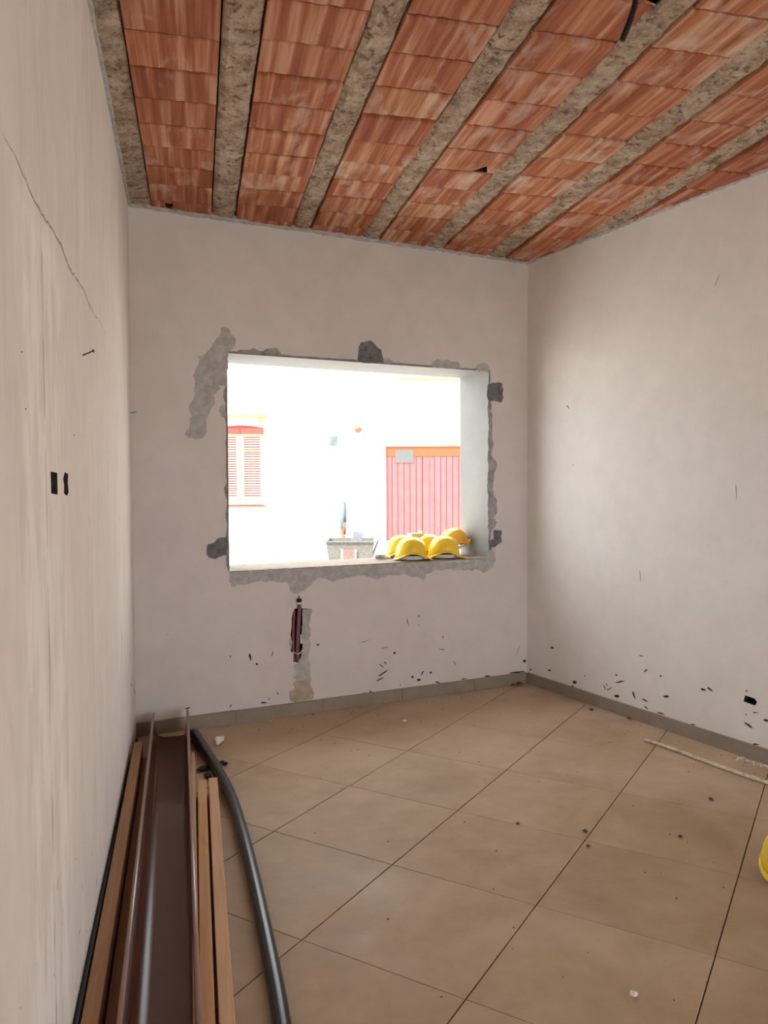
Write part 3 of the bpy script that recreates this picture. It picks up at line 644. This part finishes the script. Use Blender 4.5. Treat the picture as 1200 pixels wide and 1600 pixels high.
tag(link('floor_crumbs', mesh('floor_crumbs', vs, fs), M['crumb']), 'tiny dark crumbs of rubble scattered over the tiles', 'rubble', None, 'stuff')
vs, fs = [], []
for i in range(60):
    p = FR(gq.gauss(3.62, .09), 0, .02+abs(gq.gauss(0, .035))); pyr(p.x, p.y, gq.uniform(.003, .010))
tag(link('plaster_crumbs', mesh('plaster_crumbs', vs, fs), M['white']), 'pale plaster crumbs heaped against the bright wall skirting', 'rubble', None, 'stuff')

# conduits in the chase below the window
def cond(name, pts, r, mat, label):
    return tag(link(name, corrugated(name, pts, r, .006, .0009, 10), mat), label, 'conduit', 'conduits in the wall chase')
pc = cond('conduit', [FB(.636, .352, -.012), FB(.630, .45, .006), FB(.636, .60, .010), FB(.643, .715, .012), FB(.641, .752, .012)], .0125, M['purple'], 'taller purple corrugated conduit standing in the wall chase, taped at top')
cond('conduit', [FB(.611, .352, -.012), FB(.607, .45, -.016), FB(.611, .58, -.020), FB(.618, .690, -.026)], .0105, M['pipered'], 'shorter reddish conduit half hidden behind the purple one')
cap = link('cap', tube_mesh('cap', [FB(.641, .748, .012), FB(.641, .768, .012), FB(.6405, .772, .012), FB(.6405, .790, .012)], [.0165, .0165, .004, .002], 12), M['black'], pc); cap['label'] = 'black plug cap'
link('tape_band', tube_mesh('tape_band', [FB(.6415, .733, .012), FB(.641, .748, .012)], .0146, 14), M['white'], pc)['label'] = 'torn white tape'
tag(link('tie_wire', tube_mesh('tie_wire', smooth_path([FB(.604, .418, .004), FB(.622, .408, .022), FB(.642, .413, .024), FB(.660, .426, .004)], 5), .0028, 8), M['white']), 'pale wire tied across both conduits', 'wire')
tag(box('paper_tag', (-.007, -.001, -.03), (.007, .001, .03), M['white'], None, .0004, FB(.660, .498, -.004), (0, 0, .217)), 'small white paper strip beside the purple conduit', 'tag')

# nails in the streaky wall, conduit hanging from the ceiling
def nail(a, z, da, dz, lab):
    v0 = FL(a, z, -.01); v1 = FL(a+da, z+dz, .032)
    n = empty('nail', FL(a, z, 0)); tag(n, lab, 'nail', 'nails in the streaky wall')
    link('shank', tube_mesh('shank', [v0-n.location, v1-n.location], .0022, 8), M['nail'], n)
    d = (v1-v0).normalized(); link('head', tube_mesh('head', [v1-n.location, v1-n.location+d*.002], .005, 10), M['nail'], n)
nail(2.60, 1.917, -.02, .016, 'bent rusty nail sticking out of the wall above the switch holes')
nail(4.93-.1, 1.94, -.0, .010, 'small nail in the wall right at the corner beside the window wall')
cc = link('conduit', corrugated('conduit', [(1.475, 2.45, 3.22), (1.475, 2.46, 3.16), (1.466, 2.475, 3.11), (1.440, 2.485, 3.04)], .0095, .007, .001, 12), M['black'])
tag(cc, 'short black corrugated conduit hanging from a broken ceiling block', 'conduit')

# ------------------------------------------------------------------ hard hats
def hat_shell_mesh(part):
    vs, fs = [], []; NU, NV = 40, 12
    A, B, H = .126, .106, .168
    def rimz(u): return .010+.046*max(0, math.sin(u)**2)**1.6 + (.006 if math.cos(u) > 0 else .0)*abs(math.cos(u))
    def pt(u, v, k=1.0):      # v 0 rim .. 1 crown
        z0 = rimz(u); ph = v*math.pi/2
        r = math.cos(ph)**.70; zz = z0 + (H-z0)*math.sin(ph)**.88
        ridge = 0
        if v > .25:
            y = B*r*math.sin(u)
            for c in (0, .064, -.064): ridge += .0075*math.exp(-((y-c)/.007)**2)
            ridge *= min(1, (v-.25)*4)
        return Vector((A*r*math.cos(u)*k, B*r*math.sin(u)*k, zz*k+ridge-(1-k)*.0))
    if part == 'shell':
        for k in (1.0, .965):
            base = len(vs)
            for j in range(NV):
                for i in range(NU): vs.append(pt(2*math.pi*i/NU, j/NV, k))
            vs.append(pt(0, 1, k))
            for j in range(NV-1):
                for i in range(NU): fs.append((base+j*NU+i, base+j*NU+(i+1) % NU, base+(j+1)*NU+(i+1) % NU, base+(j+1)*NU+i))
            for i in range(NU): fs.append((base+(NV-1)*NU+i, base+(NV-1)*NU+(i+1) % NU, base+NV*NU))
        b2 = NV*NU+1
        for i in range(NU): fs.append((i, (i+1) % NU, b2+(i+1) % NU, b2+i))
    else:                     # brim and peak
        for i in range(NU):
            u = 2*math.pi*i/NU; z0 = rimz(u); c = max(0, math.cos(u)); w = .005+.010*abs(math.cos(u))+.030*c**2.2
            p = Vector((A*math.cos(u), B*math.sin(u), z0)); n = Vector((math.cos(u), math.sin(u), 0))
            drop = .004+.012*c**2
            vs += [p*.97+Vector((0, 0, .007)), p+n*.004+Vector((0, 0, .008)), p+n*w*.6+Vector((0, 0, .003-drop*.4)), p+n*w+Vector((0, 0, -drop)), p+n*w+Vector((0, 0, -drop-.003)), p*.97]
        for i in range(NU):
            j = (i+1) % NU
            for k in range(6): fs.append((i*6+k, j*6+k, j*6+(k+1) % 6, i*6+(k+1) % 6))
    return mesh(part, vs, fs, True)
HM = {'shell': hat_shell_mesh('shell'), 'brim': hat_shell_mesh('brim')}
def ring_mesh(name, a, b, z0, z1, wob=0):
    vs, fs = [], []; N = 36
    for i in range(N):
        u = 2*math.pi*i/N; c, s = math.cos(u), math.sin(u); q = wob*math.sin(3*u)
        vs += [(a*c, b*s, z0+q), (a*c, b*s, z1+q), (a*.975*c, b*.975*s, z1+q), (a*.975*c, b*.975*s, z0+q)]
    for i in range(N):
        j = (i+1) % N
        for k in range(4): fs.append((i*4+k, j*4+k, j*4+(k+1) % 4, i*4+(k+1) % 4))
    return mesh(name, vs, fs, True)
HARN = ring_mesh('headband', .098, .083, .004, .034, .0); SWEAT = ring_mesh('sweatband', .0955, .0805, .006, .03)
def hat(loc, rz, label, mat='hat', tilt=(0, 0), ribs=False, scale=1.0, group='hard hats on the sill'):
    r = empty('hard_hat', loc, (tilt[0], tilt[1], rz)); r.scale = (scale,)*3; tag(r, label, 'hard hat', group)
    def cp(n, me, m):
        me2 = me if n not in ('shell', 'brim') else me.copy(); me2.materials.clear() if n in ('shell', 'brim') else None
        return link(n, me2, M[m], r)
    cp('shell', HM['shell'], mat); cp('brim', HM['brim'], mat); cp('headband', HARN, 'harness'); cp('sweatband', SWEAT, 'harness_dark')
    if ribs:                  # ratchet teeth round the back edge of the tilted hat
        for k in range(13):
            u = math.pi*(.66+.68*k/12)
            bm = bmesh.new(); bx(bm, (-.006, -.007, -.010), (.010, .007, .012), .003, Matrix.Translation((.131*math.cos(u), .110*math.sin(u), .030)) @ Matrix.Rotation(u, 4, 'Z'))
            link('rib', bmesh_done('rib', bm), M[mat], r)
    return r
SZ = WZ0
def onsill(a, dd): p = FB(a, SZ+.004, -dd); return (p.x, p.y, p.z)
hat(onsill(1.520, .112), -.12, 'yellow hard hat at the sill front edge, the one farther from the jamb', scale=.93)
hat(onsill(1.555, .345), .05, 'yellow hard hat behind the one farther from the jamb, mostly hidden', scale=.93)
hat(onsill(1.785, .112), -.12, 'yellow hard hat at the sill front edge, the one nearer the jamb', scale=.93)
hat(onsill(1.775, .345), .05, 'yellow hard hat behind the one nearer the jamb, mostly hidden', scale=.93)
p = FB(2.0, SZ+.050, -.31); hat((p.x, p.y, p.z), .15+math.pi, 'amber hard hat with toothed rim leaning on the white jamb', 'hat2', (.0, .30), True, .93)
hat((2.205, 2.52, .010), .6, 'yellow hard hat lying alone on the floor tiles', 'hat', (0, 0), False, 1.0, 'hard hat on the floor')
bm = bmesh.new(); bx(bm, (-.045, -.035, 0), (.045, .035, .17), .003); bx(bm, (.046, -.036, .0), (.058, .036, .185), .002)
tag(link('carton', bmesh_done('carton', bm), M['carton'], None, onsill(1.69, .385), (0, 0, .22)), 'small beige carton standing behind and between the hard hats', 'carton')
for i, (a, d, r) in enumerate([(1.352, .27, .034), (1.395, .33, .028)]):
    o = link('work_glove', lump('work_glove', r, 80+i, 2, .55), M['rag'], None, onsill(a, d), (0, 0, i)); o.scale = (1.25, .9, .9)
    tag(o, ['crumpled dark grey glove on the sill beside the yellow hats, outer one', 'crumpled dark grey glove on the sill touching the yellow hat'][i], 'glove', 'gloves on the sill')

# ------------------------------------------------------------------ the street outside
FD = 20.0
fo = Vector((.2316*FD, .9728*FD, 0)); fr = Vector((.9728, -.2316, 0)); fn = Vector((-.2316, -.9728, 0))    # facade origin, along, towards us
FANG = math.atan2(fr.y, fr.x)
ST_Z = -.02
sg = link('street_ground', mesh('street_ground', [(-60, 5.9, ST_Z), (60, 5.9, ST_Z), (60, 60, ST_Z), (-60, 60, ST_Z), (-60, 5.9, -.3), (60, 5.9, -.3), (60, 60, -.3), (-60, 60, -.3)],
     [(0, 1, 2, 3), (4, 5, 6, 7), (0, 1, 5, 4), (1, 2, 6, 5), (2, 3, 7, 6), (3, 0, 4, 7)]), M['street']); tag(sg, 'sunlit pale concrete street outside the window opening', 'street', None, 'structure')
yd = link('yard_ground', mesh('yard_ground', [(-60, -60, -.03), (60, -60, -.03), (60, -2.85, -.03), (-60, -2.85, -.03), (-60, -60, -.3), (60, -60, -.3), (60, -2.85, -.3), (-60, -2.85, -.3)],
     [(0, 1, 2, 3), (4, 5, 6, 7), (0, 1, 5, 4), (1, 2, 6, 5), (2, 3, 7, 6), (3, 0, 4, 7)]), M['street']); tag(yd, 'pale ground outside the added doorway behind the camera', 'ground', None, 'structure')
pv = empty('pavement', fo + Vector((0, 0, ST_Z)), (0, 0, FANG)); tag(pv, 'low pale pavement running along the white house', 'pavement', None, 'structure')
bm = bmesh.new(); bx(bm, (-20, -1.25, 0), (20, .05, .10), .006); link('pavement_slab', bmesh_done('pavement_slab', bm), M['street'], pv)
bm = bmesh.new(); bx(bm, (-20, -1.42, -.0), (20, -1.254, .085), .01); link('kerb', bmesh_done('kerb', bm), M['light'], pv)
hs = empty('house', fo, (0, 0, FANG)); tag(hs, 'white rendered house across the street with red door and shuttered window', 'house')
PZ = ST_Z+.10
DU0, DU1, DT = .05, 2.07, 2.50
SU0, SU1, SZ0, SZ1 = -4.27, -3.05, 1.00, 2.98
pts, ff = fill([(-12, PZ), (12, PZ), (12, 6.6), (-12, 6.6)], [[(DU0, PZ+.01), (DU1, PZ+.01), (DU1, DT), (DU0, DT)], [(SU0, SZ0), (SU1, SZ0), (SU1, SZ1)] + [(SU0+(SU1-SU0)*(1-k/10), SZ1+.07*math.sin(math.pi*k/10)) for k in range(1, 10)] + [(SU0, SZ1)]])
n = len(pts); vs = [(a, 0, z) for a, z in pts]; fs = [tuple(f) for f in ff]
for h0, hn in ((4, 4), (8, 13)):
    k = len(vs); vs += [(pts[h0+i][0], .16, pts[h0+i][1]) for i in range(hn)]
    fs += [(h0+i, h0+(i+1) % hn, k+(i+1) % hn, k+i) for i in range(hn)]
k = len(vs); vs += [(-12, 7, PZ), (12, 7, PZ), (12, 7, 6.6), (-12, 7, 6.6)]
fs += [(k, k+1, k+2, k+3), (0, 1, k+1, k), (1, 2, k+2, k+1), (2, 3, k+3, k+2), (3, 0, k, k+3)]
me = bpy.data.meshes.new('wall'); me.from_pydata(vs, [], fs); link('wall', me, M['facade'], hs)
# door: boards, top rail, small pane
dd = empty('door', (0, 0, 0)); dd.parent = hs
box('top_rail', (DU0, .05, DT-.26), (DU1, .10, DT), M['orangedoor'], dd, .006)
nb = 13; bw = (DU1-DU0)/nb
for i in range(nb):
    u = DU0+i*bw; gap = .014 if i != 6 else .03
    top = DT-.262
    box('plank', (u+gap/2, .06+.006*(i % 2), PZ+.03), (u+bw-gap/2, .10, top), M['reddoor'], dd, .006)
box('backing', (DU0, .105, PZ), (DU1, .13, DT), M['backred'], dd, .0)
box('pane', (.30, .035, 2.08), (.76, .058, 2.40), M['dullpane'], dd, .004)
box('mid_rail', (1.00, .048, PZ+.05), (1.16, .058, DT-.27), M['reddoor'], dd, .004)
# shutters
def leaf(u0, u1):
    sh = empty('shutter', (0, 0, 0)); sh.parent = hs
    fw = .085; zt = SZ1-.16
    bm = bmesh.new()
    bx(bm, (u0, .03, SZ0+.02), (u0+fw, .075, zt), .004); bx(bm, (u1-fw, .03, SZ0+.02), (u1, .075, zt), .004)
    bx(bm, (u0+fw, .03, SZ0+.02), (u1-fw, .075, SZ0+.20), .004); bx(bm, (u0+fw, .032, zt-.02), (u1-fw, .073, zt), .003); bx(bm, (u0+fw, .030, zt-.44), (u1-fw, .072, zt-.40), .003)
    link('frame', bmesh_done('frame', bm), M['shutter'], sh)
    z = SZ0+.225
    while z < zt-.03:
        if not (zt-.46 < z < zt-.38):
            bm = bmesh.new(); bx(bm, (u0+fw+.003, -.018, -.0045), (u1-fw-.003, .018, .0045), .0, Matrix.Translation((0, .05, z)) @ Matrix.Rotation(math.radians(38), 4, 'X'))
            link('slat', bmesh_done('slat', bm), M['slat'], sh)
        z += .062
    box('arched_top', (u0, .03, zt+.004), (u1, .075, SZ1+.0), M['backred'], sh, .004)
um = (SU0+SU1)/2
leaf(SU0+.01, um-.006); leaf(um+.006, SU1-.01)
box('window_backing', (SU0, .10, SZ0), (SU1, .13, SZ1+.06), M['backred'], hs, 0)
box('window_sill', (SU0-.06, -.05, SZ0-.045), (SU1+.06, .14, SZ0), M['backred'], hs, .006)
box('window_hood', (SU0-.12, -.30, SZ1+.25), (SU1+.13, -.002, SZ1+.33), M['ledge'], hs, .006)
for u in (SU0+.02, SU1-.09): box('bracket', (u, -.20, SZ1+.12), (u+.06, -.002, SZ1+.249), M['ledge'], hs, .006)
box('ledge', (.35, -.16, 4.14), (3.2, -.002, 4.24), M['ledge'], hs, .01)
# rainwater pipe ending above the pavement, wall lamp, meter box with its cables
link('downpipe', tube_mesh('downpipe', [(-1.06, -.07, .40), (-1.06, -.07, 1.03)], .062, 14), M['handle'], hs)
link('pipe_shoe', tube_mesh('pipe_shoe', smooth_path([(-1.06, -.07, .40), (-1.06, -.075, .30), (-1.05, -.10, .22), (-1.03, -.17, .17)], 5), .058, 14), M['terra'], hs)
lp = link('wall_lamp', tube_mesh('wall_lamp', [(-.65, -.10, 2.84), (-.65, -.10, 2.90), (-.65, -.10, 2.96), (-.65, -.10, 2.99)], [.045, .10, .11, .03], 12), M['terra'], hs)
link('lamp_arm', tube_mesh('lamp_arm', [(-.65, .0, 2.93), (-.65, -.09, 2.97)], .018, 8), M['steel'], lp)
mb = box('meter_box', (-1.36, -.10, 2.52), (-1.17, -.002, 2.76), M['meter'], hs, .01)
link('cable', tube_mesh('cable', smooth_path([(-1.75, -.012, 3.02), (-1.5, -.012, 2.97), (-1.30, -.012, 2.86), (-1.27, -.012, 2.76)], 5), .012, 6), M['steel'], mb)
link('cable', tube_mesh('cable', [(-1.10, -.012, 2.80), (-1.09, -.012, 2.42)], .012, 6), M['steel'], mb)
for u, z in ((-1.41, 3.14), (-1.66, 2.98), (-1.39, 2.56)): box('wall_clip', (u-.025, -.05, z-.03), (u+.025, -.002, z+.03), M['steel'], hs, .006)
# weed at the foot of the house
wd = empty('weed', fo + fr*(-.30) + fn*.40 + Vector((0, 0, PZ)), (0, 0, FANG)); tag(wd, 'small yellow green weed growing at the foot of the white house', 'plant')
gq = random.Random(5)
for i in range(16):
    a = gq.uniform(0, 6.28); L = gq.uniform(.14, .30); up = gq.uniform(.4, 1.0); b = .035
    P = [Vector((math.cos(a)*L*t*(1-up*.5), math.sin(a)*L*t*(1-up*.5), L*up*(t-.35*t*t))) for t in (0, .33, .66, 1)]
    s = Vector((-math.sin(a), math.cos(a), 0)); wds = (.008, b, b*.8, .003); vs = []
    for p, q in zip(P, wds): vs += [p-s*q, p+Vector((0, 0, .006))-s*0, p+s*q]
    fs = [(j*3+k, j*3+k+1, j*3+4+k, j*3+3+k) for j in range(3) for k in range(2)]
    link('leaf', mesh('leaf', vs, fs, True), M['leaf'], wd)
# mortar tub on the street with a trowel standing in it
tb = Vector((1.69, 8.72, ST_Z)); TANG = FANG
t = empty('mortar_cart', tb, (0, 0, TANG)); tag(t, 'splashed grey mortar tub on legs outside behind the sill', 'cart')
vs, fs = [], []
def ringr(x0, x1, y0, y1, z): 
    k = len(vs); vs.extend([(x0, y0, z), (x1, y0, z), (x1, y1, z), (x0, y1, z)]); return k
HT = .92
r = [ringr(-.215, .215, -.20, .20, .50), ringr(-.265, .265, -.26, .26, HT-.015), ringr(-.285, .285, -.28, .28, HT-.015), ringr(-.285, .285, -.28, .28, HT), ringr(-.255, .255, -.25, .25, HT), ringr(-.205, .205, -.19, .19, .52)]
for a, b in zip(r, r[1:]):
    for k in range(4): fs.append((a+k, a+(k+1) % 4, b+(k+1) % 4, b+k))
fs += [(0, 1, 2, 3), (r[5], r[5]+1, r[5]+2, r[5]+3)]
link('tub', mesh('tub', vs, fs), M['tub'], t)
tilt = Matrix.Translation((-.015, -.248, .72)) @ Matrix.Rotation(math.radians(-8), 4, 'X')
bm = bmesh.new(); bx(bm, (-.085, -.016, -.19), (.085, .006, .13), .003, tilt); link('label_frame', bmesh_done('label_frame', bm), plain('pale_pinkish_print', (.48, .40, .36), .9, .2, .1, 20), t)
bm = bmesh.new(); bx(bm, (-.066, -.019, -.18), (.066, -.0165, .11), .0, tilt); link('label_print', bmesh_done('label_print', bm), M['tubred'], t)
for sx in (-1, 1):
    for sy in (-1, 1): link('leg', tube_mesh('leg', [(sx*.19, sy*.17, .51), (sx*.24, sy*.22, 0)], .018, 10), M['steel'], t)
link('handle', tube_mesh('handle', smooth_path([(.235, .10, .70), (.27, .10, .80), (.31, .10, .90), (.345, .10, .98)], 5), .013, 10), M['steel'], t)
tw = empty('trowel', fo*0 + tb + Vector((-.02, -.05, HT-.30)), (0, 0, TANG)); tag(tw, 'trowel with blue grey handle standing upright in the mortar tub', 'trowel')
link('handle', tube_mesh('handle', [(-.06, 0, .50), (-.062, 0, .60), (-.065, 0, .73)], [.019, .023, .024], 12), M['handle'], tw)
link('ferrule', tube_mesh('ferrule', [(-.06, 0, .36), (-.06, 0, .50)], [.012, .018], 10), M['terra'], tw)
bm = bmesh.new(); bx(bm, (-.05, -.006, .10), (.07, .006, .40), .003, Matrix.Rotation(.22, 4, 'Y')); link('blade', bmesh_done('blade', bm), M['steel'], tw)
